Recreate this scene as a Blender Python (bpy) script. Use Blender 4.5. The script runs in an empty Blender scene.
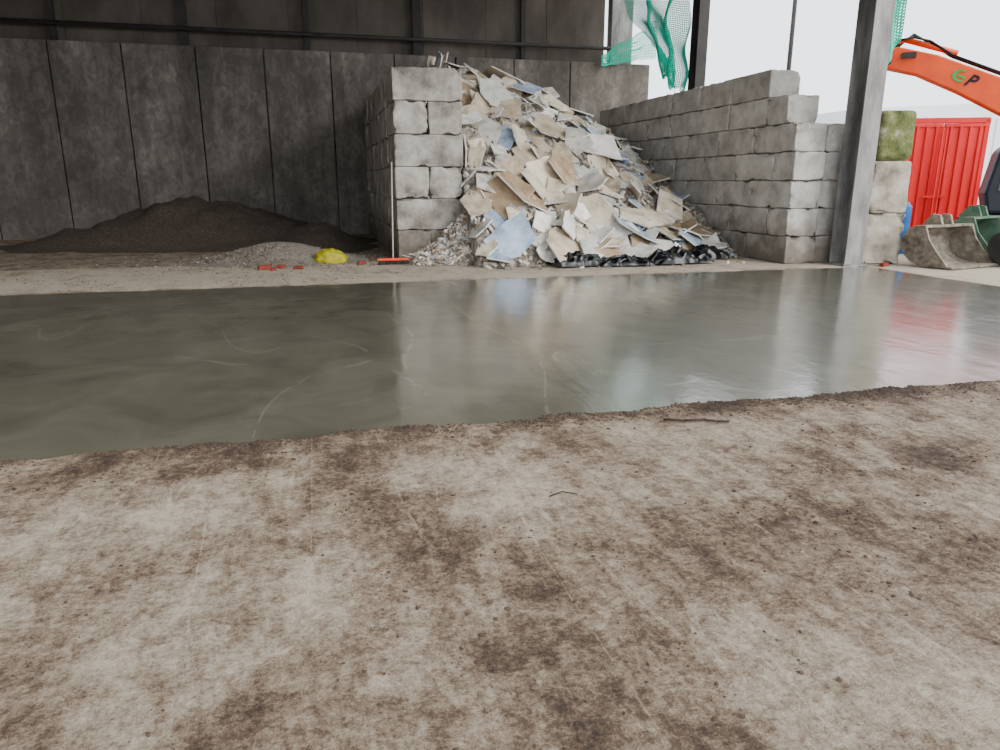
import bpy, bmesh, math, random
from mathutils import Vector, Matrix, noise, Euler
random.seed(7)
R=random.random
def U(a,b): return a+(b-a)*R()
def clamp(x,a=0.0,b=1.0): return max(a,min(b,x))
def sm(a,b,x):
    t=clamp((x-a)/(b-a)); return t*t*(3-2*t)
def lin(c):
    out=[]
    for x in c[:3]:
        x=x/255.0
        out.append(x/12.92 if x<=0.04045 else ((x+0.055)/1.055)**2.4)
    return (out[0],out[1],out[2],1.0)
def N(u,v,s=1.0,w=0.0): return noise.noise(Vector((u*s,v*s,w)))
def FR(u,v,s=1.0,w=0.0,o=4): return noise.fractal(Vector((u*s,v*s,w)),1.0,2.0,o)

# ---------------------------------------------------------------- materials
def mat(name, cols, scale=4.0, rough=0.85, bump=0.25, bscale=None, metallic=0.0, rnd=0.0, stretch=(1,1,1), lo=0.3, hi=0.7, bdist=0.02, spec=0.4, detail=8):
    m=bpy.data.materials.new(name); m.use_nodes=True
    nt=m.node_tree; n=nt.nodes; l=nt.links
    b=n['Principled BSDF']
    tc=n.new('ShaderNodeTexCoord'); mp=n.new('ShaderNodeMapping'); mp.inputs['Scale'].default_value=stretch
    oi=n.new('ShaderNodeObjectInfo'); 
    vm=n.new('ShaderNodeVectorMath'); vm.operation='MULTIPLY_ADD'
    cb=n.new('ShaderNodeCombineXYZ')
    for i in range(3): l.new(oi.outputs['Random'],cb.inputs[i])
    vm.inputs[1].default_value=(37,37,37)
    l.new(cb.outputs[0],vm.inputs[0]); l.new(tc.outputs['Object'],vm.inputs[2])
    l.new(vm.outputs[0],mp.inputs['Vector'])
    nz=n.new('ShaderNodeTexNoise'); nz.inputs['Scale'].default_value=scale; nz.inputs['Detail'].default_value=detail; nz.inputs['Roughness'].default_value=0.62
    l.new(mp.outputs[0],nz.inputs['Vector'])
    cr=n.new('ShaderNodeValToRGB'); e=cr.color_ramp.elements
    k=len(cols)
    while len(e)<k: e.new(0.5)
    for i,c in enumerate(cols):
        e[i].position=lo+(hi-lo)*i/max(1,k-1); e[i].color=lin(c)
    l.new(nz.outputs['Fac'],cr.inputs[0])
    src=cr.outputs[0]
    if rnd>0:
        hs=n.new('ShaderNodeHueSaturation')
        mr=n.new('ShaderNodeMapRange'); mr.inputs['To Min'].default_value=1-rnd; mr.inputs['To Max'].default_value=1+rnd
        l.new(oi.outputs['Random'],mr.inputs['Value']); l.new(mr.outputs[0],hs.inputs['Value']); l.new(src,hs.inputs['Color']); src=hs.outputs[0]
    l.new(src,b.inputs['Base Color'])
    b.inputs['Roughness'].default_value=rough; b.inputs['Metallic'].default_value=metallic
    b.inputs['Specular IOR Level'].default_value=spec
    if bump>0:
        n2=n.new('ShaderNodeTexNoise'); n2.inputs['Scale'].default_value=bscale or scale*5; n2.inputs['Detail'].default_value=6
        l.new(tc.outputs['Object'],n2.inputs['Vector'])
        bp=n.new('ShaderNodeBump'); bp.inputs['Strength'].default_value=bump; bp.inputs['Distance'].default_value=bdist
        l.new(n2.outputs['Fac'],bp.inputs['Height']); l.new(bp.outputs[0],b.inputs['Normal'])
    return m

def attr_mat(name, rough=0.9):
    m=bpy.data.materials.new(name); m.use_nodes=True
    nt=m.node_tree; n=nt.nodes; l=nt.links; b=n['Principled BSDF']
    a=n.new('ShaderNodeAttribute'); a.attribute_name='col'
    tc=n.new('ShaderNodeTexCoord'); nz=n.new('ShaderNodeTexNoise'); nz.inputs['Scale'].default_value=9; nz.inputs['Detail'].default_value=8
    l.new(tc.outputs['Object'],nz.inputs['Vector'])
    mr=n.new('ShaderNodeMapRange'); mr.inputs['From Min'].default_value=.3; mr.inputs['From Max'].default_value=.7; mr.inputs['To Min'].default_value=.6; mr.inputs['To Max'].default_value=1.15
    l.new(nz.outputs['Fac'],mr.inputs['Value'])
    hs=n.new('ShaderNodeHueSaturation'); l.new(mr.outputs[0],hs.inputs['Value']); l.new(a.outputs['Color'],hs.inputs['Color'])
    l.new(hs.outputs[0],b.inputs['Base Color']); b.inputs['Roughness'].default_value=rough; b.inputs['Specular IOR Level'].default_value=.2
    return m

def block_mat(name,cols,rnd,dirt=(96,84,70),lo=.3,hi=.66):
    m=mat(name,cols,2.6,.92,.5,26,rnd=rnd,bdist=.02,lo=lo,hi=hi)
    nt=m.node_tree; n=nt.nodes; l=nt.links; b=n['Principled BSDF']
    src=b.inputs['Base Color'].links[0].from_socket
    g=n.new('ShaderNodeNewGeometry'); sx=n.new('ShaderNodeSeparateXYZ'); l.new(g.outputs['Position'],sx.inputs[0])
    nz=n.new('ShaderNodeTexNoise'); nz.inputs['Scale'].default_value=3; nz.inputs['Detail'].default_value=8; l.new(g.outputs['Position'],nz.inputs['Vector'])
    ad=n.new('ShaderNodeMath'); ad.operation='MULTIPLY_ADD'; ad.inputs[1].default_value=-1.6; l.new(nz.outputs['Fac'],ad.inputs[0]); l.new(sx.outputs[2],ad.inputs[2])
    mr=n.new('ShaderNodeMapRange'); mr.inputs['From Min'].default_value=-.55; mr.inputs['From Max'].default_value=.25; mr.inputs['To Min'].default_value=.75; mr.inputs['To Max'].default_value=0
    l.new(ad.outputs[0],mr.inputs['Value'])
    mx=n.new('ShaderNodeMix'); mx.data_type='RGBA'; l.new(mr.outputs[0],mx.inputs['Factor']); l.new(src,mx.inputs['A']); mx.inputs['B'].default_value=lin(dirt)
    l.new(mx.outputs['Result'],b.inputs['Base Color'])
    return m
M_block=block_mat('weathered_block_concrete',[(104,98,89),(158,152,143),(192,188,179)],.09)
M_blockdark=block_mat('grey_block_concrete',[(134,130,123),(172,167,160),(198,194,187)],.10,lo=.26)
M_stone=mat('pale_stone_block',[(112,104,92),(168,159,144),(196,188,174)],2.5,.92,.6,20,bdist=.02)
M_moss=mat('mossy_stone_block',[(72,78,48),(96,104,58),(118,122,80),(172,166,150)],3.2,.95,.6,25,bdist=.03,lo=.34,hi=.68)
M_steel=mat('weathered_grey_steel',[(80,78,76),(126,124,122),(164,162,159)],3,.6,.15,30,metallic=.1,stretch=(1,1,.3))
M_darksteel=mat('dark_painted_steel',[(40,38,37),(60,57,55)],3,.7,.1)
M_clad=mat('dirty_dark_cladding',[(62,56,51),(88,81,74),(108,100,92)],.9,.8,.1,stretch=(1,1,.5))
M_roofblocker=mat('roof_blocker_sheet',[(50,48,46),(66,64,62)],1,.8,.1)
M_gravel_dark=mat('dark_gravel',[(52,45,39),(70,61,52),(92,82,71)],16,.95,.6,40,bdist=.02)
M_gravel=mat('pale_gravel',[(96,88,79),(132,123,112),(156,147,135)],18,.95,.8,60,bdist=.02)
M_fines=mat('plaster_rubble_fines',[(72,65,57),(122,113,101),(170,162,150),(108,97,84)],6,.95,1.0,18,bdist=.08)
M_black=mat('black_polythene',[(5,6,8),(10,11,14)],3,.28,.3,7,bdist=.04,spec=.5)
M_orange=mat('orange_machine_paint',[(218,62,8),(240,84,14)],2,.45,.05)
M_red=mat('red_container_paint',[(186,10,14),(220,22,26),(226,38,38)],1.5,.5,.08,stretch=(1,1,.3))
M_bucket=mat('muddy_bucket_steel',[(74,66,56),(124,114,100),(160,150,136)],6,.8,.5,metallic=.0)
M_rubber=mat('black_rubber',[(14,15,18),(30,32,38)],6,.7,.3)
M_machine=mat('dark_machine_paint',[(16,20,30),(30,36,50)],3,.45,.1)
M_glass=mat('tinted_glass',[(20,28,34),(30,38,44)],2,.1,0,spec=.8)
M_blue=mat('blue_paint',[(20,84,150),(34,110,180)],3,.45,.05)
M_greenm=mat('green_paint',[(20,150,60),(40,180,80)],3,.5,.05)
M_greenmute=mat('dusty_green_paint',[(44,84,66),(84,112,92),(120,116,100)],5,.8,.3)
M_net=mat('green_net',[(8,180,152),(30,214,184)],5,.6,0)
M_white=mat('white_shed_sheet',[(214,220,224),(228,234,238)],.5,.7,.05)
M_yellow=mat('yellow_sack',[(140,132,16),(180,172,34)],6,.6,.3)
M_brick=mat('red_brick',[(112,44,34),(150,66,50)],12,.9,.5)
M_broomorange=mat('orange_plastic',[(214,70,24),(232,90,36)],4,.5,.05)
M_wood=mat('pale_handle_wood',[(168,176,150),(196,200,180)],6,.6,.1,stretch=(1,1,.2))
M_twig=mat('dark_twig',[(40,30,24),(66,50,40)],10,.9,.3)
M_crumb=mat('mud_crumb',[(44,34,26),(72,57,46),(98,82,67)],6,.95,.4)
M_outside=mat('yard_concrete',[(112,104,94),(150,143,134),(172,165,156)],.5,.9,.3,12)
M_chip=attr_mat('plaster_chip')
board_cols=[('grey_paper',[(138,134,125),(188,184,175),(214,210,201)]),('cream',[(162,148,124),(210,197,174),(230,220,202)]),('brown_paper',[(122,100,76),(164,141,113),(190,169,141)]),
('white_plaster',[(176,171,162),(224,220,212),(240,237,231)]),('blue_grey',[(108,124,144),(150,166,186),(186,196,210)]),('tan_board',[(140,124,102),(182,166,142),(208,194,171)]),('pale_green_board',[(146,150,138),(186,188,176),(206,206,194)])]
M_boards=[mat('plasterboard_'+a,b,3.0,.9,.25,18,rnd=.14) for a,b in board_cols]

# floor
def floor_mat():
    m=bpy.data.materials.new('dirty_concrete_floor'); m.use_nodes=True
    nt=m.node_tree; n=nt.nodes; l=nt.links; b=n['Principled BSDF']
    tc=n.new('ShaderNodeTexCoord')
    def nz(scale,det=8,dist=0.0,rough=.6,st=None,rot=.9):
        x=n.new('ShaderNodeTexNoise'); x.inputs['Scale'].default_value=scale; x.inputs['Detail'].default_value=det; x.inputs['Distortion'].default_value=dist; x.inputs['Roughness'].default_value=rough
        if st:
            mp=n.new('ShaderNodeMapping'); mp.inputs['Scale'].default_value=st; mp.inputs['Rotation'].default_value=(0,0,rot); l.new(tc.outputs['Object'],mp.inputs['Vector']); l.new(mp.outputs[0],x.inputs['Vector'])
        else: l.new(tc.outputs['Object'],x.inputs['Vector'])
        return x
    def ma(op,a,bv):
        x=n.new('ShaderNodeMath'); x.operation=op
        for i,s in enumerate((a,bv)):
            if isinstance(s,(int,float)): x.inputs[i].default_value=s
            else: l.new(s,x.inputs[i])
        return x.outputs[0]
    at=n.new('ShaderNodeAttribute'); at.attribute_name='dirt'
    a=nz(2.0,12,.5,.68); c=nz(26,10,0,.7); d=nz(7,10,1.2,.65,(1,.2,1)); f=nz(140,5,0,.7); g=nz(6,12,.6,.74); d2=nz(9,10,.8,.65,(1,.18,1),-.5); c2=nz(60,8,0,.7)
    s=ma('ADD',ma('MULTIPLY',ma('SUBTRACT',a.outputs['Fac'],.5),1.2),at.outputs['Fac'])
    for x,k in((c,1.2),(d,.65),(d2,.55),(f,.9),(g,1.2),(c2,.9)):
        s=ma('ADD',s,ma('MULTIPLY',ma('SUBTRACT',x.outputs['Fac'],.5),k))
    sc=nz(1.1,2,.3,.5,(1,.10,1),.55); ln=ma('LESS_THAN',ma('ABSOLUTE',ma('SUBTRACT',sc.outputs['Fac'],.5),0),.003)
    s=ma('SUBTRACT',s,ma('MULTIPLY',ma('MULTIPLY',ln,ma('GREATER_THAN',g.outputs['Fac'],.5)),.2))
    cr=n.new('ShaderNodeValToRGB'); e=cr.color_ramp.elements
    data=[(0.0,(190,177,158)),(.26,(165,150,131)),(.5,(136,118,99)),(.72,(100,82,66)),(1.0,(60,47,38))]
    while len(e)<len(data): e.new(.5)
    for i,(p,cc) in enumerate(data): e[i].position=max(0,p); e[i].color=lin(cc)
    l.new(s,cr.inputs[0])
    l.new(cr.outputs[0],b.inputs['Base Color'])
    b.inputs['Roughness'].default_value=.88; b.inputs['Specular IOR Level'].default_value=.3
    h=ma('ADD',ma('MULTIPLY',s,.65),ma('MULTIPLY',c.outputs['Fac'],.5))
    h=ma('ADD',h,ma('MULTIPLY',f.outputs['Fac'],.4))
    bp=n.new('ShaderNodeBump'); bp.inputs['Strength'].default_value=.9; bp.inputs['Distance'].default_value=.018
    l.new(h,bp.inputs['Height']); l.new(bp.outputs[0],b.inputs['Normal'])
    return m
M_floor=floor_mat()

def wet_mat():
    m=bpy.data.materials.new('wet_fresh_concrete'); m.use_nodes=True
    nt=m.node_tree; n=nt.nodes; l=nt.links; b=n['Principled BSDF']
    tc=n.new('ShaderNodeTexCoord')
    def nz(scale,det=6,dist=0.0,st=(1,1,1),rot=0,rough=.5):
        x=n.new('ShaderNodeTexNoise'); x.inputs['Scale'].default_value=scale; x.inputs['Detail'].default_value=det; x.inputs['Distortion'].default_value=dist; x.inputs['Roughness'].default_value=rough
        mp=n.new('ShaderNodeMapping'); mp.inputs['Scale'].default_value=st; mp.inputs['Rotation'].default_value=(0,0,rot)
        l.new(tc.outputs['Object'],mp.inputs['Vector']); l.new(mp.outputs[0],x.inputs['Vector']); return x
    def ma(op,a,bv,cc=None):
        x=n.new('ShaderNodeMath'); x.operation=op
        for i,s in enumerate((a,bv,cc)):
            if s is None: continue
            if isinstance(s,(int,float)): x.inputs[i].default_value=s
            else: l.new(s,x.inputs[i])
        return x.outputs[0]
    a=nz(1.3,10,.8,rough=.65); cr=n.new('ShaderNodeValToRGB'); e=cr.color_ramp.elements
    e[0].position=.3;e[0].color=lin((72,71,58)); e[1].position=.7; e[1].color=lin((104,101,86))
    def lines(scale,st,rot,w,seedbrk):
        q=nz(scale,1,.3,st,rot); ab=ma('ABSOLUTE',ma('SUBTRACT',q.outputs['Fac'],.5),0)
        ln=n.new('ShaderNodeMapRange'); ln.inputs['From Min'].default_value=0; ln.inputs['From Max'].default_value=w; ln.inputs['To Min'].default_value=1; ln.inputs['To Max'].default_value=0
        l.new(ab,ln.inputs['Value']); bk=nz(seedbrk,2); return ma('MULTIPLY',ln.outputs[0],ma('GREATER_THAN',bk.outputs['Fac'],.5))
    L=ma('MAXIMUM',lines(.55,(1,.35,1),.5,.004,1.3),lines(.5,(.4,1,1),.2,.003,1.7))
    mx=n.new('ShaderNodeMix'); mx.data_type='RGBA'; mx.inputs['B'].default_value=lin((136,133,118)); l.new(cr.outputs[0],mx.inputs['A']); l.new(ma('MULTIPLY',L,.5),mx.inputs['Factor'])
    l.new(a.outputs['Fac'],cr.inputs[0]); l.new(mx.outputs['Result'],b.inputs['Base Color'])
    r=nz(2.2,10,.8,(1,.5,1),.4,.7); mr=n.new('ShaderNodeMapRange'); mr.inputs['From Min'].default_value=.38; mr.inputs['From Max'].default_value=.62; mr.inputs['To Min'].default_value=.02; mr.inputs['To Max'].default_value=.15
    l.new(r.outputs['Fac'],mr.inputs['Value']); l.new(mr.outputs[0],b.inputs['Coat Roughness'])
    b.inputs['Roughness'].default_value=.4
    s1=nz(1.5,5,1.0,(1,.35,1),.5); s2=nz(45,5,0,rough=.6); s3=nz(6,4,.5,(1,.08,1),.6); s4=nz(11,5,.5,rough=.6)
    h=ma('MULTIPLY_ADD',s2.outputs['Fac'],.09,s1.outputs['Fac']); h=ma('MULTIPLY_ADD',s3.outputs['Fac'],.14,h); h=ma('MULTIPLY_ADD',s4.outputs['Fac'],.22,h); h=ma('MULTIPLY_ADD',L,.05,h)
    bp=n.new('ShaderNodeBump'); bp.inputs['Strength'].default_value=.24; bp.inputs['Distance'].default_value=.03
    l.new(h,bp.inputs['Height']); l.new(bp.outputs[0],b.inputs['Normal']); l.new(bp.outputs[0],b.inputs['Coat Normal'])
    b.inputs['IOR'].default_value=1.45; b.inputs['Specular IOR Level'].default_value=.5
    b.inputs['Coat Weight'].default_value=1.0; b.inputs['Coat IOR'].default_value=1.8
    return m
M_wet=wet_mat()

def wall_mat():
    m=bpy.data.materials.new('stained_concrete_panels'); m.use_nodes=True
    nt=m.node_tree; n=nt.nodes; l=nt.links; b=n['Principled BSDF']
    tc=n.new('ShaderNodeTexCoord')
    def nz(scale,st,dist=0.3):
        x=n.new('ShaderNodeTexNoise'); x.inputs['Scale'].default_value=scale; x.inputs['Detail'].default_value=11; x.inputs['Distortion'].default_value=dist; x.inputs['Roughness'].default_value=.6
        mp=n.new('ShaderNodeMapping'); mp.inputs['Scale'].default_value=st
        l.new(tc.outputs['Object'],mp.inputs['Vector']); l.new(mp.outputs[0],x.inputs['Vector']); return x.outputs['Fac']
    a=nz(.6,(1,1,.7)); c=nz(2.2,(1,1,.14)); d=nz(5,(1,1,.7),1.0)
    def ma(op,p,q,r=None):
        x=n.new('ShaderNodeMath'); x.operation=op
        for i,s in enumerate((p,q,r)):
            if s is None: continue
            if isinstance(s,(int,float)): x.inputs[i].default_value=s
            else: l.new(s,x.inputs[i])
        return x.outputs[0]
    s=ma('MULTIPLY_ADD',a,.48,ma('MULTIPLY_ADD',c,.24,ma('MULTIPLY',d,.28)))
    cr=n.new('ShaderNodeValToRGB'); e=cr.color_ramp.elements
    data=[(.36,(72,66,61)),(.47,(94,88,82)),(.55,(118,112,105)),(.66,(164,157,148))]
    while len(e)<4: e.new(.5)
    for i,(p,cc) in enumerate(data): e[i].position=p; e[i].color=lin(cc)
    l.new(s,cr.inputs[0]); l.new(cr.outputs[0],b.inputs['Base Color']); b.inputs['Roughness'].default_value=.9
    bp=n.new('ShaderNodeBump'); bp.inputs['Strength'].default_value=.3; bp.inputs['Distance'].default_value=.03
    l.new(s,bp.inputs['Height']); l.new(bp.outputs[0],b.inputs['Normal'])
    return m
M_wall=wall_mat()

# ---------------------------------------------------------------- builders
def link(o): bpy.context.scene.collection.objects.link(o); return o
class MB:
    def __init__(s): s.v=[]; s.f=[]; s.c=[]; s.mi=[]
    def add(s,vs,fs,col=None,mi=0,M=None):
        b=len(s.v)
        for p in vs:
            p=Vector(p)
            if M is not None: p=M@p
            s.v.append(p); s.c.append(col or (1,1,1,1))
        for f in fs: s.f.append([i+b for i in f]); s.mi.append(mi)
    def box(s,c,d,M=None,col=None,mi=0,rot=None):
        hx,hy,hz=d[0]/2,d[1]/2,d[2]/2
        vs=[Vector((x*hx,y*hy,z*hz)) for x in(-1,1) for y in(-1,1) for z in(-1,1)]
        if rot: 
            e=Euler(rot).to_matrix(); vs=[e@p for p in vs]
        vs=[p+Vector(c) for p in vs]
        s.add(vs,[(0,1,3,2),(4,6,7,5),(0,4,5,1),(2,3,7,6),(0,2,6,4),(1,5,7,3)],col,mi,M)
    def cyl(s,p0,p1,r,r1=None,n=14,M=None,mi=0,col=None):
        p0=Vector(p0);p1=Vector(p1); r1=r if r1 is None else r1
        q=(p1-p0).to_track_quat('Z','Y').to_matrix(); vs=[]
        for i in range(n):
            a=2*math.pi*i/n; d=q@Vector((math.cos(a),math.sin(a),0)); vs.append(p0+d*r)
        for i in range(n):
            a=2*math.pi*i/n; d=q@Vector((math.cos(a),math.sin(a),0)); vs.append(p1+d*r1)
        fs=[(i,(i+1)%n,n+(i+1)%n,n+i) for i in range(n)]+[tuple(range(n))[::-1],tuple(range(n,2*n))]
        s.add(vs,fs,col,mi,M)
    def prism(s,poly,y0,y1,M=None,mi=0,col=None): # poly in xz, extruded y
        n=len(poly); vs=[(x,y0,z) for x,z in poly]+[(x,y1,z) for x,z in poly]
        fs=[tuple(range(n)),tuple(range(n,2*n))[::-1]]+[(i,n+i,n+(i+1)%n,(i+1)%n) for i in range(n)]
        s.add(vs,fs,col,mi,M)
    def obj(s,name,mats,bevel=0,smooth=False,loc=None,rotz=0,parent=None,colattr=False):
        me=bpy.data.meshes.new(name); me.from_pydata([tuple(p) for p in s.v],[],s.f); 
        if not isinstance(mats,(list,tuple)): mats=[mats]
        for m in mats: me.materials.append(m)
        for p,i in zip(me.polygons,s.mi): p.material_index=i; p.use_smooth=smooth
        if colattr:
            a=me.color_attributes.new('col','FLOAT_COLOR','POINT')
            for i,c in enumerate(s.c): a.data[i].color=c
        bm=bmesh.new(); bm.from_mesh(me); bmesh.ops.recalc_face_normals(bm,faces=bm.faces); bm.to_mesh(me); bm.free()
        o=link(bpy.data.objects.new(name,me))
        if loc: o.location=loc
        o.rotation_euler[2]=rotz
        if bevel:
            b=o.modifiers.new('bevel','BEVEL'); b.width=bevel; b.segments=2; b.limit_method='ANGLE'
        if parent: o.parent=parent
        return o
def top(o,label,cat,group=None,kind=None):
    o['label']=label; o['category']=cat
    if group: o['group']=group
    if kind: o['kind']=kind
    return o
def empty(name,loc,rotz=0):
    e=link(bpy.data.objects.new(name,None)); e.location=loc; e.rotation_euler[2]=rotz; e.empty_display_size=.3; return e
def grid(name,us,vs,zf,material,attr=None,smooth=True,xyf=None):
    nu,nv=len(us),len(vs); V=[];F=[];A=[]
    for v in vs:
        for u in us:
            if xyf: V.append(xyf(u,v))
            else: V.append((u,v,zf(u,v)))
            if attr: A.append(attr(u,v))
    for j in range(nv-1):
        for i in range(nu-1):
            a=j*nu+i; F.append((a,a+1,a+nu+1,a+nu))
    me=bpy.data.meshes.new(name); me.from_pydata(V,[],F); me.materials.append(material)
    me.polygons.foreach_set('use_smooth',[smooth]*len(F))
    if attr:
        at=me.attributes.new('dirt','FLOAT','POINT'); at.data.foreach_set('value',A)
    return link(bpy.data.objects.new(name,me))
def frange(a,b,s):
    n=max(1,int(round((b-a)/s))); return [a+(b-a)*i/n for i in range(n)]

# ---------------------------------------------------------------- ground
def edge_near(u): return 4.64+.08*N(u,0,1.3)+.05*N(u,3,4)+.025*N(u,3,11)
def edge_far(u): return 11.85+.05*N(u,9,1.0)+.04*N(u,5,5)
def edge_end(v): return 10.35+.08*N(v,4,1.2)+.03*N(v,2,5)
def inslab(u,v): 
    return sm(edge_near(u)-.10,edge_near(u)+.12,v)*(1-sm(edge_far(u)-.06,edge_far(u)+.06,v))*(1-sm(edge_end(v)-.08,edge_end(v)+.08,u))
def fz(u,v):
    base=.006*FR(u,v,1.5,2)+.004*FR(u,v,9,5)
    if v<5: base+=.004*math.exp(-((v-edge_near(u)+.12)/.12)**2)*(.2+2.0*FR(u,v,5,1)) 
    base=base+.014
    k=inslab(u,v)
    return base*(1-k)+(-.04)*k
blobs=[(.62,2.45,.5,.35,.2),(1.64,2.75,.45,.3,.22),(2.4,2.3,.6,.35,.24),(.85,1.7,.4,.45,.18),(.35,3.3,.3,.6,.18),(3.3,3.3,1.0,.4,.22),(-.9,4.2,1.4,.2,.18),(3.8,4.45,1.5,.2,.12),
 (-.84,3.4,.8,.35,-.16),(1.05,3.6,.6,.35,-.16),(1.8,1.85,.35,.3,-.16),(-.2,2.6,.5,.3,-.1),(2.5,3.6,.6,.3,-.14),(1.25,2.2,.25,.25,-.1)]
def dirt(u,v):
    d=.45
    if v<6:
        for (a,b,c,e,k) in blobs: d+=k*math.exp(-((u-a)/c)**2-((v-b)/e)**2)
        d+=.22*FR(u*1.0-.5*v,v*.6+.3*u,2.4,4)
        w=.22+.14*N(u,7,1.1)
        d+=(.26+.5*N(u,2,1.7))*math.exp(-((v-edge_near(u)+.08)/w)**2)
    elif v<15.2:
        d=.06+.2*FR(u,v,.8,4)
        d+=.3*math.exp(-((v-edge_far(u))/.12)**2)
    else:
        d=.45
    if u>9.5: d-=.1
    return d
us=frange(-10,-4,.3)+frange(-4,8,.045)+frange(8,9.9,.2)+frange(9.9,10.8,.06)+frange(10.8,30,.4)+[30]
vs=frange(-6,.4,.3)+frange(.4,5.1,.04)+frange(5.1,11.6,.2)+frange(11.6,12.2,.05)+frange(12.2,23.6,.15)+[23.6]
fl=grid('floor',us,vs,fz,M_floor,dirt); fl['kind']='structure'
yd=MB(); yd.box((0,60,-.4),(400,400,.2)); yo=yd.obj('ground',M_outside); yo['kind']='structure'

slab=grid('wet_concrete_slab',frange(-9.9,10.5,.2)+[10.5],frange(4.4,12.1,.2)+[12.1],lambda u,v:.006+.002*N(u,v,.8,7),M_wet)
top(slab,'freshly poured wet grey concrete strip, smooth and glossy','concrete slab')

cb=MB()
ico=bmesh.new(); bmesh.ops.create_icosphere(ico,subdivisions=1,radius=1); IV=[v.co.copy() for v in ico.verts]; IF=[[v.index for v in f.verts] for f in ico.faces]; ico.free()
def lump(mb,p,r,col=None,flat=.6):
    q=Euler((U(0,6),U(0,6),U(0,6))).to_matrix()
    sx,sy,sz=U(.6,1.3),U(.6,1.3),U(.5,1)
    vs=[]
    for a in IV:
        b=q@Vector((a.x*sx,a.y*sy,a.z*sz))*r*U(.65,1.25); b.z*=flat; vs.append(b+Vector(p))
    mb.add(vs,IF,col)
n=0
while n<16000:
    u,v=U(-3.5,8),U(.9,4.75)
    if R()<.3: v=edge_near(u)-abs(random.gauss(0,.2))
    if v>edge_near(u)+.02: continue
    d=dirt(u,v)+.5*N(u,v,3,3)
    if R()>clamp((d-.46)*2.5+.04) : continue
    r=.002+.0115*R()**5
    lump(cb,(u,v,fz(u,v)+r*.2),r); n+=1
o=cb.obj('dirt_crumbs',M_crumb); top(o,'scattered dark mud crumbs and grit on the floor','dirt',kind='stuff')

def twig(pts,r,label):
    mb=MB()
    for i in range(len(pts)-1):
        mb.cyl(pts[i],pts[i+1],r*(1-.25*i/len(pts)),r*(1-.25*(i+1)/len(pts)),7)
    o=mb.obj('twig',M_twig,smooth=True); return top(o,label,'twig')
twig([(2.24,4.27,.03),(2.36,4.2,.035),(2.5,4.2,.03),(2.58,4.14,.03),(2.66,4.13,.028)],.008,'dark thin broken stick beside the wet concrete')
twig([(1.1,3.28,.025),(1.18,3.31,.03),(1.25,3.27,.025)],.004,'small brown twig lying on dirty floor')

# ---------------------------------------------------------------- building shell
w=MB()
edges=[-10.3,-8.45,-6.6,-4.78,-2.88,-1.05,.82,2.68,4.55,6.4,8.25,11.0]
for a,b in zip(edges[:-1],edges[1:]):
    w.box(((a+b)/2,23.48+U(-.02,.02),2.55),(b-a-.03,.3,5.44))
w.box((.35,23.60,2.5),(21.3,.1,5.3))
o=w.obj('wall_back',M_wall,bevel=.02); o['kind']='structure'
w=MB()
for i in range(10):
    a=-10.2+i*1.98
    w.box((a+.99,23.93,7.1),(1.965,.04,4.5))
w.box((-.3,23.96,7.1),(19.6,.02,4.5))
o=w.obj('wall_back_cladding',M_clad); o['kind']='structure'
w=MB(); w.box((-10.3,10,4.5),(.3,28,9.4)); o=w.obj('wall_left_light_blocker',M_wall); o['kind']='structure'  # unseen wall, added and lengthened to block light from the left
w=MB(); w.box((.1,14.25,9.35),(21.2,20.5,.15)); o=w.obj('ceiling_light_blocker',M_roofblocker); o['kind']='structure'  # unseen roof, added to block sky light; front edge set to darken the bay
for k,(pu,wd) in enumerate([(-6.5,.14),(-3.2,.26),(.2,.14),(3.45,.26),(6.8,.14)]):
    m=MB()
    m.box((0,-.06,2.3),(wd,.02,4.6)); m.box((0,.06,2.3),(wd,.02,4.6)); m.box((0,0,2.3),(.03,.12,4.6))
    o=m.obj('steel_post',M_darksteel,loc=(pu,23.78,4.7)); top(o,'dark upright steel post against dirty cladding','steel post','cladding posts')
m=MB(); m.cyl((-10.1,23.62,5.75),(9.7,23.62,5.75),.06,n=10)
o=m.obj('steel_rail',M_darksteel,smooth=True); top(o,'dark horizontal steel rail across the wall posts','steel rail')

def hcol(u,v,z0,z1,fw,dp,label,material=M_steel):
    e=empty('steel_column',(u,v,z0)); h=z1-z0
    m=MB(); t=.03
    m.box((0,-dp/2+t/2,h/2),(fw,t,h)); m.box((0,dp/2-t/2,h/2),(fw,t,h)); m.box((0,0,h/2),(t,dp-2*t,h))
    m.obj('column_shaft',material,parent=e)
    m=MB(); m.box((0,0,.02),(fw+.16,dp+.14,.04))
    for sx in(-1,1):
        for sy in(-1,1): m.cyl((sx*(fw/2+.04),sy*(dp/2+.03),.04),(sx*(fw/2+.04),sy*(dp/2+.03),.09),.02,n=6)
    m.obj('base_plate',material,parent=e)
    return top(e,label,'column')
hcol(10.13,12.2,.01,9.27,.40,.46,'large weathered grey steel column beside the block wall')
hcol(10.5,19.3,.01,9.27,.3,.4,'dark steel column with green netting attached',M_darksteel)
hcol(10.15,23.95,.01,9.27,.72,.4,'grey steel corner column behind concrete wall',M_steel)

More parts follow.
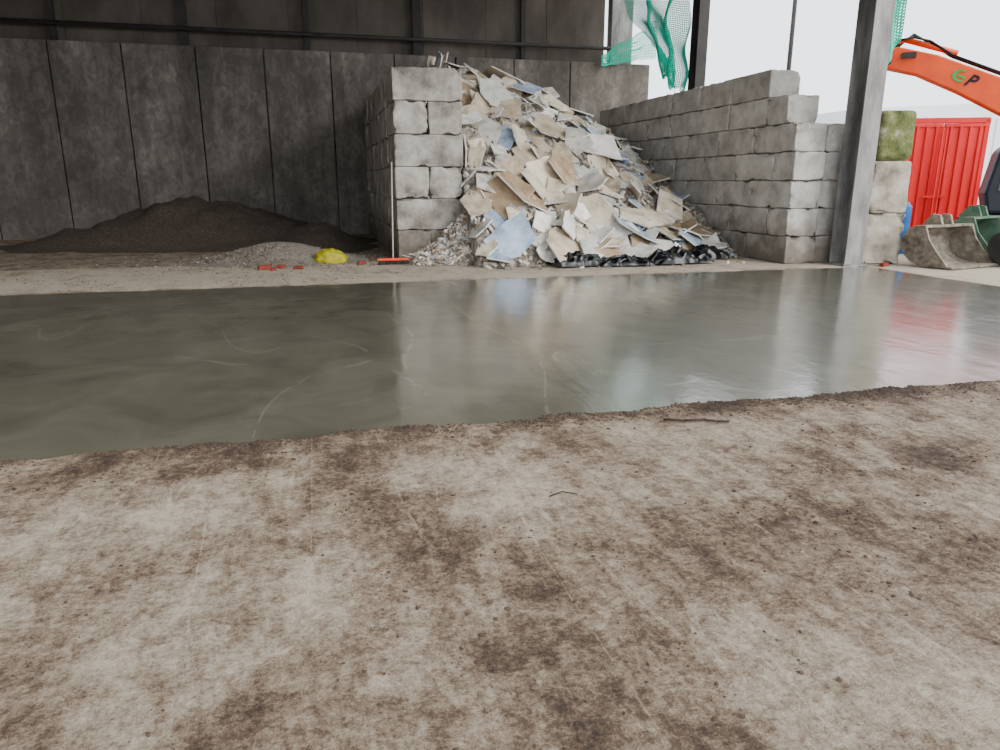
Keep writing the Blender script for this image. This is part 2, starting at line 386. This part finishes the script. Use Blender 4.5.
# ---------------------------------------------------------------- concrete blocks
def block_mesh(name,L,W,H,seed,material,rr=.018,amp=.004,chip=.10,cuts=13,edge=.05,th=.14):
    bm=bmesh.new(); bmesh.ops.create_cube(bm,size=2)
    bmesh.ops.subdivide_edges(bm,edges=list(bm.edges),cuts=cuts,use_grid_fill=True)
    hs=(L/2,W/2,H/2); lim=1-4/(cuts+1)
    edge=max(edge,rr*1.3)
    for v in bm.verts:
        q=[]
        for c,h in zip(v.co,hs):
            a=abs(c); s=1 if c>=0 else -1
            if a>=lim-1e-4: x=h-(1-a)/(1-lim)*edge
            else: x=a/lim*(h-edge)
            q.append(s*x)
        p=Vector(q); inner=Vector([max(-(h-rr),min(h-rr,x)) for x,h in zip(p,hs)])
        d=p-inner
        if d.length>1e-6: p=inner+d.normalized()*min(rr,max(abs(x) for x in d))
        v.co=p
    bm.normal_update()
    for v in bm.verts:
        p=v.co.copy()
        d=noise.fractal(Vector((p.x*5+seed*7,p.y*5,p.z*5)),1,2,4)*amp-amp*.5
        ex=sum(abs(a)>h-.055 for a,h in zip(p,hs))
        if ex<2 and abs(p.z)>H/2-.01: d=0
        if ex>=2:
            c=noise.fractal(Vector((p.x*5+seed*3,p.y*5,p.z*5)),1,2,2)
            if c>th: d-=min(.06,(c-th)*chip*(1.8 if ex==3 else 1))
        v.co=p+v.normal*d
    me=bpy.data.meshes.new(name); bm.to_mesh(me); bm.free(); me.materials.append(material)
    me.polygons.foreach_set('use_smooth',[True]*len(me.polygons))
    return me
G=.008
HA=.625; HB=3.75/7
full=[block_mesh('block',1.4-G,.7-G,HA-.001,i,M_block,rr=.022,chip=.14,th=.1) for i in range(7)]
half=[block_mesh('block_half',.7-G,.7-G,HA-.001,i+20,M_block) for i in range(2)]
fulld=[block_mesh('block_grey',1.4-G,.7-G,HB-.001,i+9,M_blockdark) for i in range(7)]
halfd=[block_mesh('block_half_grey',.7-G,.7-G,HB-.001,i+30,M_blockdark) for i in range(2)]
def put(meshes,u,v,row,H,rot,label,group,j=.003):
    o=link(bpy.data.objects.new('concrete_block',random.choice(meshes)))
    o.location=(u+U(-j*3.5,j*3.5),v+U(-.003,.003),.012+H*row+H/2); o.rotation_euler=(0,0,rot+U(-j,j)+(math.pi if R()<.5 else 0))
    return top(o,label,'concrete block',group)
la='pale weathered concrete block stacked in free-standing pier wall'
lb='grey weathered concrete block stacked in bay side wall'
for row in range(6):
    if row%2==1:
        for i in range(11): put(full,2.37,15.4+.7*i,row,HA,0,la,'pier wall blocks',.004)
    else:
        for uu in(2.02,2.72):
            for i in range(5): put(full,uu,15.75+1.4*i,row,HA,math.pi/2,la,'pier wall blocks',.004)
            put(half,uu,22.4,row,HA,0,la,'pier wall blocks')
starts={5:12.95,6:13.6}
for row in range(7):
    v=starts.get(row,12.62)+U(-.04,.04)
    if row%2==1 and row<6: put(halfd,9.39,v+.35,row,HB,math.pi/2,lb,'side wall blocks'); v+=.7
    while v+1.4<23.3:
        put(fulld,9.39,v+.7,row,HB,math.pi/2,lb,'side wall blocks'); v+=1.4
    if v+.7<23.3: put(halfd,9.39,v+.35,row,HB,math.pi/2,lb,'side wall blocks')
for row in range(5):
    d=U(-.04,.05)
    for i in range(2): put(fulld,10.1,12.66+.7+1.4*i+d,row,HB,math.pi/2,lb,'side wall blocks')
for i,(mm,lbz,wd,hh,z,r_) in enumerate([(M_stone,'large pale stone block at bottom of stack',.80,.98,.02,.04),(M_stone,'large pale stone block in middle of stack',.76,.98,1.0,.05),(M_moss,'moss-covered stone block on top of stack',.70,.92,1.98,.10)]):
    me=block_mesh('stone',wd,.74,hh,50+i,mm,r_,.014,.2,13)
    o=link(bpy.data.objects.new('stone_block',me)); o.location=(10.93,12.42,z+hh/2); o.rotation_euler=(0,0,-.35+.06*i)
    top(o,lbz,'stone block','stacked stone blocks')

# ---------------------------------------------------------------- mounds
def mound(name,cu,cv,ru,rv,h,material,label,cat,rough=.05,seed=0,res=64):
    V=[(0,0,h)];F=[]
    nr=res//2
    for i in range(1,nr+1):
        r=i/nr
        for j in range(res):
            a=2*math.pi*j/res
            k=1+.22*N(math.cos(a),math.sin(a),1.3,seed)
            z=h*.5*(1+math.cos(math.pi*min(1,r)))*(.8+.2*(1-r))
            x=math.cos(a)*ru*r*k; y=math.sin(a)*rv*r*k
            z+=rough*FR(x,y,1.2,seed)*(1-r*.7)
            V.append((x,y,z if r<1 else -.03))
    V[0]=(0,0,sum(V[1+j][2] for j in range(res))/res)
    for j in range(res): F.append((0,1+j,1+(j+1)%res))
    for i in range(nr-1):
        for j in range(res):
            a=1+i*res+j; b=1+i*res+(j+1)%res; F.append((a,a+res,b+res,b))
    me=bpy.data.meshes.new(name); me.from_pydata(V,[],F); me.materials.append(material); me.polygons.foreach_set('use_smooth',[True]*len(F))
    o=link(bpy.data.objects.new(name,me)); o.location=(cu,cv,.01)
    return top(o,label,cat,kind='stuff')
mound('gravel_heap',-2.7,20.6,5.2,2.6,1.15,M_gravel_dark,'large dark gravel heap against the concrete wall','gravel heap',.22,1,96)
mound('gravel_heap',.1,18.7,1.7,1.6,.62,M_gravel_dark,'smaller dark gravel heap near the block pier','gravel heap',.1,3)
mound('gravel_heap',-.7,15.9,2.1,1.5,.36,M_gravel,'low spread of pale loose gravel','gravel heap',.09,5)
st=MB()
for i in range(3800):
    a=U(0,6.28); r=abs(random.gauss(0,.6))
    u,v=-.7+math.cos(a)*r*2.4,15.6+math.sin(a)*r*1.5
    if v>19 or (u>1.55 and v>14.95): continue
    rr=math.hypot((u+.7)/2.1,(v-15.9)/1.5); z=.18*(1+math.cos(math.pi*min(1,rr)))*(.8+.2*(1-min(1,rr)))
    g=random.choice([(136,127,115),(116,107,96),(150,141,129),(96,87,77)])
    lump(st,(u,v,z+.015),U(.008,.026),lin(g),.8)
for i in range(1600):
    u,v=U(-8,1.5),U(12.0,15.2)
    if FR(u,v,.7,3)<0: continue
    lump(st,(u,v,.02),U(.006,.018),lin(random.choice([(140,130,118),(94,82,72)])),.7)
o=st.obj('loose_gravel',M_chip,colattr=True); top(o,'loose pale gravel stones scattered over concrete','gravel',kind='stuff')

# ---------------------------------------------------------------- rubble heap
def heap(u,v):
    if u<3.07:
        if v>15.0: return -.15
        return .75*math.exp(-((u-3.1)/.5)**2-((v-14.85)/.6)**2)+.28*math.exp(-((u-2.6)/.8)**2-((v-14.7)/.5)**2)+.05*FR(u,v,4,3)-.02
    t=clamp((u-3.0)/6.0)
    vt=13.5+.75*t*t; s=1.02-.62*t; cap=4.45-.95*t
    d=v-vt
    if d<-.4: return -.06
    h=s*max(0,d+.1)
    h=h/(1+(h/cap)**5)**.2
    if d>0: h+=(.32*FR(u,v,1.1,8)+.16*FR(u,v,3.5,2))*min(1,d)
    else: h+=.05*FR(u,v,4,2)
    return h
hp=grid('rubble_heap',frange(1.4,9.02,.06)+[9.02],frange(12.9,23.2,.06)+[23.2],heap,M_fines)
top(hp,'tall heap of crushed plaster and demolition rubble in the bay','rubble heap',kind='stuff')
def hn(u,v):
    e=.3; return Vector((heap(u-e,v)-heap(u+e,v),heap(u,v-e)-heap(u,v+e),2*e)).normalized()
palette=[(214,209,200),(198,189,174),(170,152,128),(226,223,217),(168,178,188),(182,173,160),(140,129,115),(150,126,100),(186,181,173),(112,101,90)]
ch=MB(); n=0
while n<6500:
    u,v=U(3.1,8.95),12.9+8.6*R()**1.0
    if R()<.12: u,v=U(1.9,3.1),U(14.0,14.95)
    h=heap(u,v)
    if h<.01 and R()<.93: continue
    h=max(h,.0)
    nn=hn(u,v); nn=(nn+Vector((U(-1,1),U(-1,1),U(-1,1)))*.8).normalized()
    Mx=Matrix.Translation(Vector((u,v,h+.02)))@nn.to_track_quat('Z','Y').to_matrix().to_4x4()@Matrix.Rotation(U(0,6.28),4,'Z')
    a,b=U(.03,.15),U(.02,.11)
    if R()<.06: a,b=U(.2,.45),U(.008,.025)
    ch.box((0,0,0),(a,b,U(.01,.05)),Mx,lin(random.choice(palette))); n+=1
o=ch.obj('plaster_chips',M_chip,colattr=True); top(o,'small broken plaster and paper chips over the heap','debris',kind='stuff')
def board_mesh(i):
    k=random.choice([4,4,4,5,5,6]); sx=U(.75,1.15); sy=U(.5,.9); pts=[]
    ph=U(0,6)
    for j in range(k):
        a=ph+2*math.pi*(j+U(-.22,.22))/k; r=U(.48,.64); pts.append((math.cos(a)*r*sx,math.sin(a)*r*sy))
    P=[]
    for j in range(k):
        p=Vector(pts[j]); q=Vector(pts[(j+1)%k]); P.append(p)
        if R()<.6:
            d=(q-p); nrm=Vector((-d.y,d.x)).normalized()
            for s in(.2,.4,.6,.8): P.append(p+d*s+nrm*U(-.025,.025))
    t=.028; nP=len(P); bend=U(-.12,.12)
    vs=[(p.x,p.y,t/2+bend*p.x*p.x) for p in P]+[(p.x,p.y,-t/2+bend*p.x*p.x) for p in P]
    vs+= [(0,0,t/2),(0,0,-t/2)]
    fs=[];mi=[]
    for j in range(nP):
        j2=(j+1)%nP
        fs.append((2*nP,j,j2)); mi.append(0)
        fs.append((2*nP+1,nP+j2,nP+j)); mi.append(0 if i%3 else 1)
        fs.append((j,nP+j,nP+j2,j2)); mi.append(2)
    me=bpy.data.meshes.new('plasterboard_piece'); me.from_pydata(vs,[],fs)
    c=[0,5,1,1,2,3,0,4,5,1,6,0,3,5][i%14]
    me.materials.append(M_boards[c]); me.materials.append(M_boards[5]); me.materials.append(M_boards[3])
    for p,x in zip(me.polygons,mi): p.material_index=x
    return me,c
bms=[board_mesh(i) for i in range(56)]
lab={0:'grey-papered',1:'cream',2:'brown-papered',3:'white',4:'blue-grey',5:'tan',6:'pale green'}
placed=[]
def piece(u,v,big,me,c,tilt=.6):
    nn=hn(u,v); nn=(nn+Vector((U(-1,1),U(-1,.7),U(-.7,1)))*tilt).normalized()
    o=link(bpy.data.objects.new('plasterboard_piece',me))
    o.matrix_world=Matrix.Translation(Vector((min(u,8.45),v,max(0,heap(u,v))+.07+.13*R()*big)))@nn.to_track_quat('Z','Y').to_matrix().to_4x4()@Matrix.Rotation(U(0,6.28),4,'Z')@Matrix.Diagonal((big,big,1,1))
    top(o,lab[c]+' broken plasterboard piece lying on the rubble heap','plasterboard piece','broken plasterboard pieces')
n=0; tries=0
blues=[b for b in bms if b[1]==4]
for (u,v,s) in [(7.3,18.2,1.5),(7.7,17.6,1.2),(6.6,17.6,1.1),(4.2,16.2,.8)]:
    me,c=random.choice(blues); piece(u,v,s,me,c,.3); placed.append((u,v,s)); n+=1
while n<297 and tries<40000:
    tries+=1
    u=3.15+5.5*R()**1.15; v=13.3+7.0*R()
    h=heap(u,v)
    if h<.05 or h>4.4: continue
    t=(u-3)/6
    if R()<t*.4: continue
    r=R()
    big=U(.4,.75) if r<.42 else (U(.75,1.1) if r<.84 else U(1.1,1.55))
    if u<3.6 or u>8.3: big=min(big,.75)
    if any((u-a)**2+(v-b)**2<(.155*(big+c))**2 for a,b,c in placed): continue
    placed.append((u,v,big))
    me,c=random.choice(bms); piece(u,v,big,me,c,.45 if big>.9 else .62); n+=1

def sheet(cu,cv,a,b,h,seed,rot=0):
    us=frange(-1,1,.035)+[1]
    def ridge(x,y,s,w): return 1-min(1,abs(N(x,y,s,w))*2.6)
    def f(s,t):
        x=s*a*(1+.25*N(t,seed,2)); y=t*b*(1+.35*N(s,seed+3,2.5))
        z=h*max(0,(1-s*s))**.5*max(0,(1-t*t))**.5*(.35+.55*ridge(s,t,1.3,seed)+.25*ridge(s,t,2.6,seed+4))+.02
        x+=.06*N(s,t,3,seed+5); y+=.06*N(s,t,3,seed+6)
        c,sn=math.cos(rot),math.sin(rot)
        X=cu+x*c-y*sn; Y=cv+x*sn+y*c
        return (X,Y,max(.03,heap(X,Y)*.7+.03)+z)
    o=grid('black_plastic_sheet',us,us,None,M_black,xyf=f)
    return top(o,'crumpled shiny black plastic sheet at foot of rubble','plastic sheet','crumpled plastic sheets')
sheet(4.95,13.25,.5,.3,.24,1,.1); sheet(5.85,13.1,.55,.26,.18,5,-.1); sheet(7.05,13.25,.65,.34,.30,9,.12); sheet(7.9,13.75,.5,.3,.26,14,.4)
for (u,v,rx,ry,rz,s,c) in [(8.2,14.8,.25,.05,.3,1.2,2),(7.5,14.5,.4,-.1,1.2,1.2,5),(6.9,14.6,.55,.1,.1,1.2,1),(8.4,14.2,.2,-.1,.8,.8,0)]:
    o=link(bpy.data.objects.new('plasterboard_piece',[m for m,cc in bms if cc==c][0])); o.location=(min(u,8.4),v,max(0,heap(u,v))+.22); o.rotation_euler=(rx,ry,rz); o.scale=(s,s,1)
    top(o,'large flat '+lab[c]+' board beside the block wall','plasterboard piece','broken plasterboard pieces')

# ---------------------------------------------------------------- small props
b=empty('broom',(1.50,14.4,.02))
m=MB(); m.box((0,0,.10),(.62,.07,.045)); m.obj('broom_head',M_broomorange,bevel=.01,parent=b)
m=MB()
for i in range(40):
    for j in range(3):
        x=-.29+.58*i/39; m.cyl((x,-.022+.022*j,.09),(x+U(-.012,.012),-.03+.03*j+U(-.01,.01),.0),.005,n=4)
br=m.obj('bristles',M_darksteel,parent=b)
m=MB(); m.cyl((0,0,.11),(.1,.6,1.95),.014,n=10); m.obj('handle',M_wood,smooth=True,parent=b)
top(b,'orange-headed yard broom leaning on the block pier','broom')
def sack(name,cu,cv,a,bb,h,material,label,cat,seed=0):
    bm=bmesh.new(); bmesh.ops.create_icosphere(bm,subdivisions=4,radius=1)
    for v in bm.verts:
        p=v.co.copy(); k=1+.22*noise.fractal(p*2.2+Vector((seed,0,0)),1,2,4)
        z=p.z*h*k
        v.co=Vector((p.x*a*k,p.y*bb*k,max(z,-h*.35)+h*.35))
    me=bpy.data.meshes.new(name); bm.to_mesh(me); bm.free(); me.materials.append(material); me.polygons.foreach_set('use_smooth',[True]*len(me.polygons))
    o=link(bpy.data.objects.new(name,me)); o.location=(cu,cv,.02); return top(o,label,cat)
sack('yellow_sack',.3,15.0,.32,.22,.2,M_yellow,'crumpled yellow plastic sack near the gravel','sack',3)
def brick(u,v,rz,s=1.0,label='broken red brick on the pale floor'):
    m=MB(); 
    poly=[(-.11,0),(.1,0),(.11,.03),(.085,.075),(-.02,.07),(-.1,.072)]
    m.prism([(x*s,z*s) for x,z in poly],-.05*s,.05*s)
    o=m.obj('broken_brick',M_brick,bevel=.006,loc=(u,v,.02),rotz=rz); return top(o,label,'brick','broken bricks')
for q in [(-.9,14.15,.3,1.1),(-.62,14.3,1.1,.9),(-.3,14.1,-.4,.8),(-.75,13.95,.9,.6),(-5.05,12.75,.2,1.2),(-5.3,12.9,1.4,.9),(10.65,11.75,.3,.9),(.9,14.6,.3,.8)]:
    brick(*q)

# ---------------------------------------------------------------- netting
def net(name,f,nu,nv,th,label):
    o=grid(name,[i/nu for i in range(nu+1)],[j/nv for j in range(nv+1)],None,M_net,xyf=f,smooth=False)
    wm=o.modifiers.new('wire','WIREFRAME'); wm.thickness=th; wm.use_replace=True
    return top(o,label,'netting')
def f1(s,t):
    gather=.32+.68*sm(.0,.65,t)
    v=19.6+s*3.6*gather+.18*N(s*3,t*5,1,2); u=10.15+.22*math.sin(s*15+t*4)*(.4+.6*gather)+.18*N(s,t,4,3)
    return (u,v,4.05+.6*s+.45*N(s,0,6,2)*(1-t)+t*4.0)
net('green_netting',f1,64,72,.026,'torn teal green debris netting hanging from dark column')
def f2(s,t):
    return (10.45+s*.7*(1-.2*t)+.05*N(s,t,6,8),12.62+.10*math.sin(s*9+t*4),3.3+.9*s+t*(4.9-.5*s))
net('green_netting',f2,20,80,.03,'strip of teal green netting hanging beside steel column')
def f3(s,t):
    return (9.2+s*1.9,23.1+.1*math.sin(s*8),5.15+.3*s+t*(.3+.8*s)+.12*N(s,t,5,1))
net('green_netting',f3,34,14,.024,'loose scrap of green netting over wall top')

# ---------------------------------------------------------------- outside things
lp=empty('lamp_post',(18.2,26.3,-.3)); m=MB(); m.cyl((0,0,0),(0,0,13),.10,.07,12); m.obj('pole',M_darksteel,smooth=True,parent=lp)
m=MB(); m.cyl((0,0,12.9),(1.4,0,13.2),.05,.04,8); m.box((1.6,0,13.2),(.6,.22,.12)); m.obj('lamp_head',M_steel,parent=lp)
top(lp,'tall slim grey lighting pole outside the building','lamp post')

m=MB(); m.box((75,56,3.4),(66,10,7.4))
for i in range(66): m.box((42.5+i,50.95,3.2),(.3,.12,6.8))
m.prism([(42,7.1),(75,9),(108,7.1)],51,61)
o=m.obj('distant_shed',M_white); top(o,'long low white industrial shed across the yard','building')

ct=empty('waste_container',(16.62,16.88,-.1),-.42); W,H,D=2.15,3.2,6.0
m=MB()
m.box((0,D/2+.1,.25),(W,D,.18)); m.box((-W/2+.04,D/2+.1,H/2+.15),(.08,D,H-.2)); m.box((W/2-.04,D/2+.1,H/2+.15),(.08,D,H-.2)); m.box((0,D+.1,H/2+.15),(W,.08,H-.2))
for i in range(9):
    y=.4+i*.68
    for sx in(-1,1): m.box((sx*(W/2+.02),y,H/2),(.06,.12,H-.2))
for sx in(-1,1):
    m.box((sx*(W/2-.02),.06,H/2+.1),(.12,.16,H)); m.box((sx*(W/2),D/2,H+.05),(.12,D,.14))
m.box((0,D+.05,H+.05),(W,.14,.14)); m.box((0,.06,.2),(W,.16,.2)); m.box((0,.06,H+.08),(W+.06,.16,.14))
m.obj('container_body',M_red,bevel=.01,parent=ct)
for sx in(-1,1):
    m=MB(); cx=sx*W/4
    m.box((cx,.03,H/2+.1),(W/2-.02,.05,H-.2))
    for k in(-.36,-.12,.12,.36): m.box((cx+k,-.01,H/2+.1),(.06,.05,H-.3))
    for z in(.4,H-.05): m.box((cx,-.01,z),(W/2-.04,.04,.08))
    d=m.obj('door',M_red,bevel=.008,parent=ct)
    m=MB(); m.cyl((sx*.05,-.09,.4),(sx*.05,-.09,H-.1),.025,n=8); m.box((sx*.17,-.11,1.3),(.28,.03,.05))
    m.obj('handle',M_red,parent=d)
m=MB()
for sx in(-1,1): m.box((sx*.6,D/2,.08),(.14,D,.16))
m.obj('skid_rail',M_darksteel,parent=ct)
top(ct,'tall red steel waste container with ribbed double doors','waste container')

ex=empty('excavator',(14.6,14.9,-.1),-.70)
def profile(name,poly,y0,y1,material,bevel=.03,lbl=None,parent=ex):
    m=MB(); m.prism(poly,y0,y1); o=m.obj(name,material,bevel=bevel,parent=parent)
    if lbl:o['label']=lbl
    return o
boom=profile('boom',[(-1.75,4.28),(-1.7,4.6),(-1.15,4.76),(-.3,4.52),(1.2,3.88),(2.4,3.1),(3.9,2.0),(3.9,1.6),(3.6,1.5),(2.0,2.6),(1.2,3.12),(.2,3.68),(-.7,4.12),(-1.3,4.28)],-.21,.21,M_orange)
dip=profile('dipper_arm',[(-1.95,4.66),(-1.72,4.66),(-1.64,4.3),(-1.75,1.5),(-1.95,1.5),(-2.0,4.2)],-.13,.13,M_orange)
m=MB(); m.cyl((-1.0,0,4.92),(-1.75,0,4.72),.04,n=10); m.cyl((.1,0,4.55),(-1.0,0,4.92),.065,n=12)
m.obj('hydraulic_ram',M_orange,smooth=True,parent=ex)
for k in(-.15,-.05,.05,.15):
    m=MB()
    pts=[(-1.3+k*.5,k,4.72),(-1.1+k*.5,k,4.9),(-.85,k,5.0+k*.4),(-.5,k,4.84),(0,k,4.5),(1.2,k,3.98)]
    for a,c in zip(pts[:-1],pts[1:]): m.cyl(a,c,.024,n=6)
    m.obj('hose',M_rubber,smooth=True,parent=ex)
m=MB(); m.cyl((-1.35,-.26,4.45),(-1.35,.26,4.45),.1,n=16); m.box((-.9,-.24,4.55),(.3,.06,.12)); m.obj('pivot_pin',M_darksteel,parent=ex)
profile('machine_house',[(2.3,1.0),(2.3,1.9),(2.9,2.1),(5.0,2.1),(5.4,1.8),(5.4,1.1),(5.0,.98)],.25,1.25,M_machine,.08)
profile('counterweight',[(4.2,1.0),(4.2,2.1),(5.1,2.1),(5.4,1.8),(5.4,1.1),(5.2,1.0)],-1.2,.24,M_orange,.08)
cab=profile('cab',[(1.0,1.0),(.9,1.45),(1.05,2.35),(1.35,2.62),(2.5,2.62),(2.62,2.4),(2.62,1.0)],-1.25,-.3,M_machine,.08)
m=MB(); m.prism([(1.15,1.5),(1.25,2.3),(1.45,2.48),(2.4,2.48),(2.4,1.5)],-1.27,-1.252); m.obj('window',M_glass,parent=cab)
for sy in(-1,1):
    m=MB()
    Q=[math.pi/2*(i/4) for i in range(5)]; xa,xb=1.2,4.6
    poly=[(xa-.45*math.cos(a),.5-.45*math.sin(a)) for a in Q]+[(xb+.45*math.sin(a),.5-.45*math.cos(a)) for a in Q]+[(xb+.45*math.cos(a),.5+.45*math.sin(a)) for a in Q]+[(xa-.45*math.sin(a),.5+.45*math.cos(a)) for a in Q]
    m.prism(poly,sy*1.0-.28,sy*1.0+.28)
    for i in range(20): m.box((xa-.1+i*.19,sy*1.0,.965),(.05,.56,.05))
    for i in range(6): m.box((xa-.46,sy*1.0,.2+.12*i),(.05,.56,.05))
    m.obj('track',M_rubber,parent=ex)
m=MB(); oa=[];ia=[]
for i in range(17):
    a=math.radians(60+250*i/16); wd=.06*math.sin(math.pi*(i+1)/18)+.012
    oa.append((math.cos(a)*.17,math.sin(a)*.13)); ia.append((math.cos(a)*(.17-wd),math.sin(a)*(.13-wd)))
for i in range(16): m.prism([oa[i],oa[i+1],ia[i+1],ia[i]],-.01,0)
m.box((.03,-.005,-.01),(.16,.01,.045))
em=m.obj('emblem',M_greenm,parent=ex); em.location=(.2,-.215,4.04); em.rotation_euler=(0,.35,0); em['label']='curved green emblem'
fc=bpy.data.curves.new('letter','FONT'); fc.body='P'; fc.size=.36; fc.extrude=.004; fc.offset=.010; fc.shear=.3
tmp=link(bpy.data.objects.new('tmp',fc)); bpy.context.view_layer.update()
lme=bpy.data.meshes.new_from_object(tmp.evaluated_get(bpy.context.evaluated_depsgraph_get())); bpy.data.objects.remove(tmp)
lme.materials.clear(); lme.materials.append(M_rubber)
fo=link(bpy.data.objects.new('letter',lme)); fo.parent=ex; fo.location=(.28,-.222,3.86); fo.rotation_euler=(math.pi/2,.42,0); fo['label']='black letter marking'
top(ex,'orange excavator with raised boom standing in the yard','excavator')

def bucket(u,v,rz,W,s,material,label,edge=None):
    e=empty('excavator_bucket',(u,v,.0),rz)
    arc=[(.8,.04),(.45,.0),(.15,.02),(-.1,.1),(-.28,.25),(-.38,.45),(-.37,.65),(-.27,.82),(-.08,.92),(.15,.93)]
    arc=[(x*s,z*s) for x,z in arc]
    inner=[]
    for i,(x,z) in enumerate(arc):
        cx,cz=.2*s,.5*s; d=math.hypot(x-cx,z-cz); k=(d-.045)/d; inner.append((cx+(x-cx)*k,cz+(z-cz)*k))
    m=MB()
    for i in range(len(arc)-1):
        m.prism([arc[i],arc[i+1],inner[i+1],inner[i]],-W/2,W/2)
    m.obj('bucket_shell',material,parent=e)
    side=arc+[(.28*s,.62*s),(.5*s,.35*s)]
    for sy in(-1,1):
        m=MB(); m.prism(side,sy*W/2-.025,sy*W/2+.025)
        m.obj('side_plate',material,bevel=.008,parent=e)
    m=MB(); m.box((.82*s,0,.04*s),(.14,W+.08,.05)); m.obj('cutting_edge',edge or material,bevel=.01,parent=e)
    m=MB()
    for sy in(-.16,.16):
        m.prism([(-.32*s,.75*s),(-.1*s,.92*s),(.1*s,.93*s),(.02*s,1.14*s),(-.16*s,1.16*s),(-.34*s,.95*s)],sy-.03,sy+.03)
    m.cyl((-.15*s,-.2,1.03*s),(-.15*s,.2,1.03*s),.045,n=12)
    m.obj('mounting_bracket',material,parent=e)
    e.location.z=.02
    return top(e,label,'excavator bucket')
bucket(11.9,11.75,-1.35,1.45,.84,M_bucket,'wide muddy grey excavator bucket lying on the ground')
bucket(13.55,12.5,-1.2,1.2,.95,M_greenmute,'dusty green machine bucket standing behind another bucket',M_darksteel)
bucket(13.2,11.25,-1.3,1.0,.72,M_darksteel,'dark steel excavator bucket on the yard ground')
g=empty('gas_cylinder',(12.95,13.9,-.0)); m=MB(); m.cyl((0,0,.02),(0,0,1.05),.14,n=20); m.cyl((0,0,1.05),(0,0,1.16),.14,.06,n=20); m.obj('cylinder_body',M_blue,parent=g)
m=MB(); m.cyl((0,0,1.16),(0,0,1.26),.03,n=10); m.box((0,0,1.26),(.1,.03,.03)); m.obj('valve',M_darksteel,parent=g)
top(g,'upright blue gas cylinder beside stacked stone','gas cylinder')

# ---------------------------------------------------------------- light
wd=bpy.data.worlds.new('overcast'); bpy.context.scene.world=wd; wd.use_nodes=True
bg=wd.node_tree.nodes['Background']; bg.inputs['Color'].default_value=(.90,.95,1,1); bg.inputs['Strength'].default_value=3.0
sl=bpy.data.lights.new('soft_sun','SUN'); sl.energy=3.3; sl.angle=math.radians(40); sl.color=(1,.97,.93)
so=link(bpy.data.objects.new('soft_sun',sl)); so.rotation_euler=Vector((-.52,.68,-.50)).to_track_quat('-Z','Y').to_euler()

cam=bpy.data.cameras.new('camera'); cam.lens=26; cam.sensor_width=36; cam.clip_end=500
co=link(bpy.data.objects.new('camera',cam)); co.location=(0,0,1.6); co.rotation_euler=(math.radians(75),0,math.radians(-14.3))
bpy.context.scene.camera=co
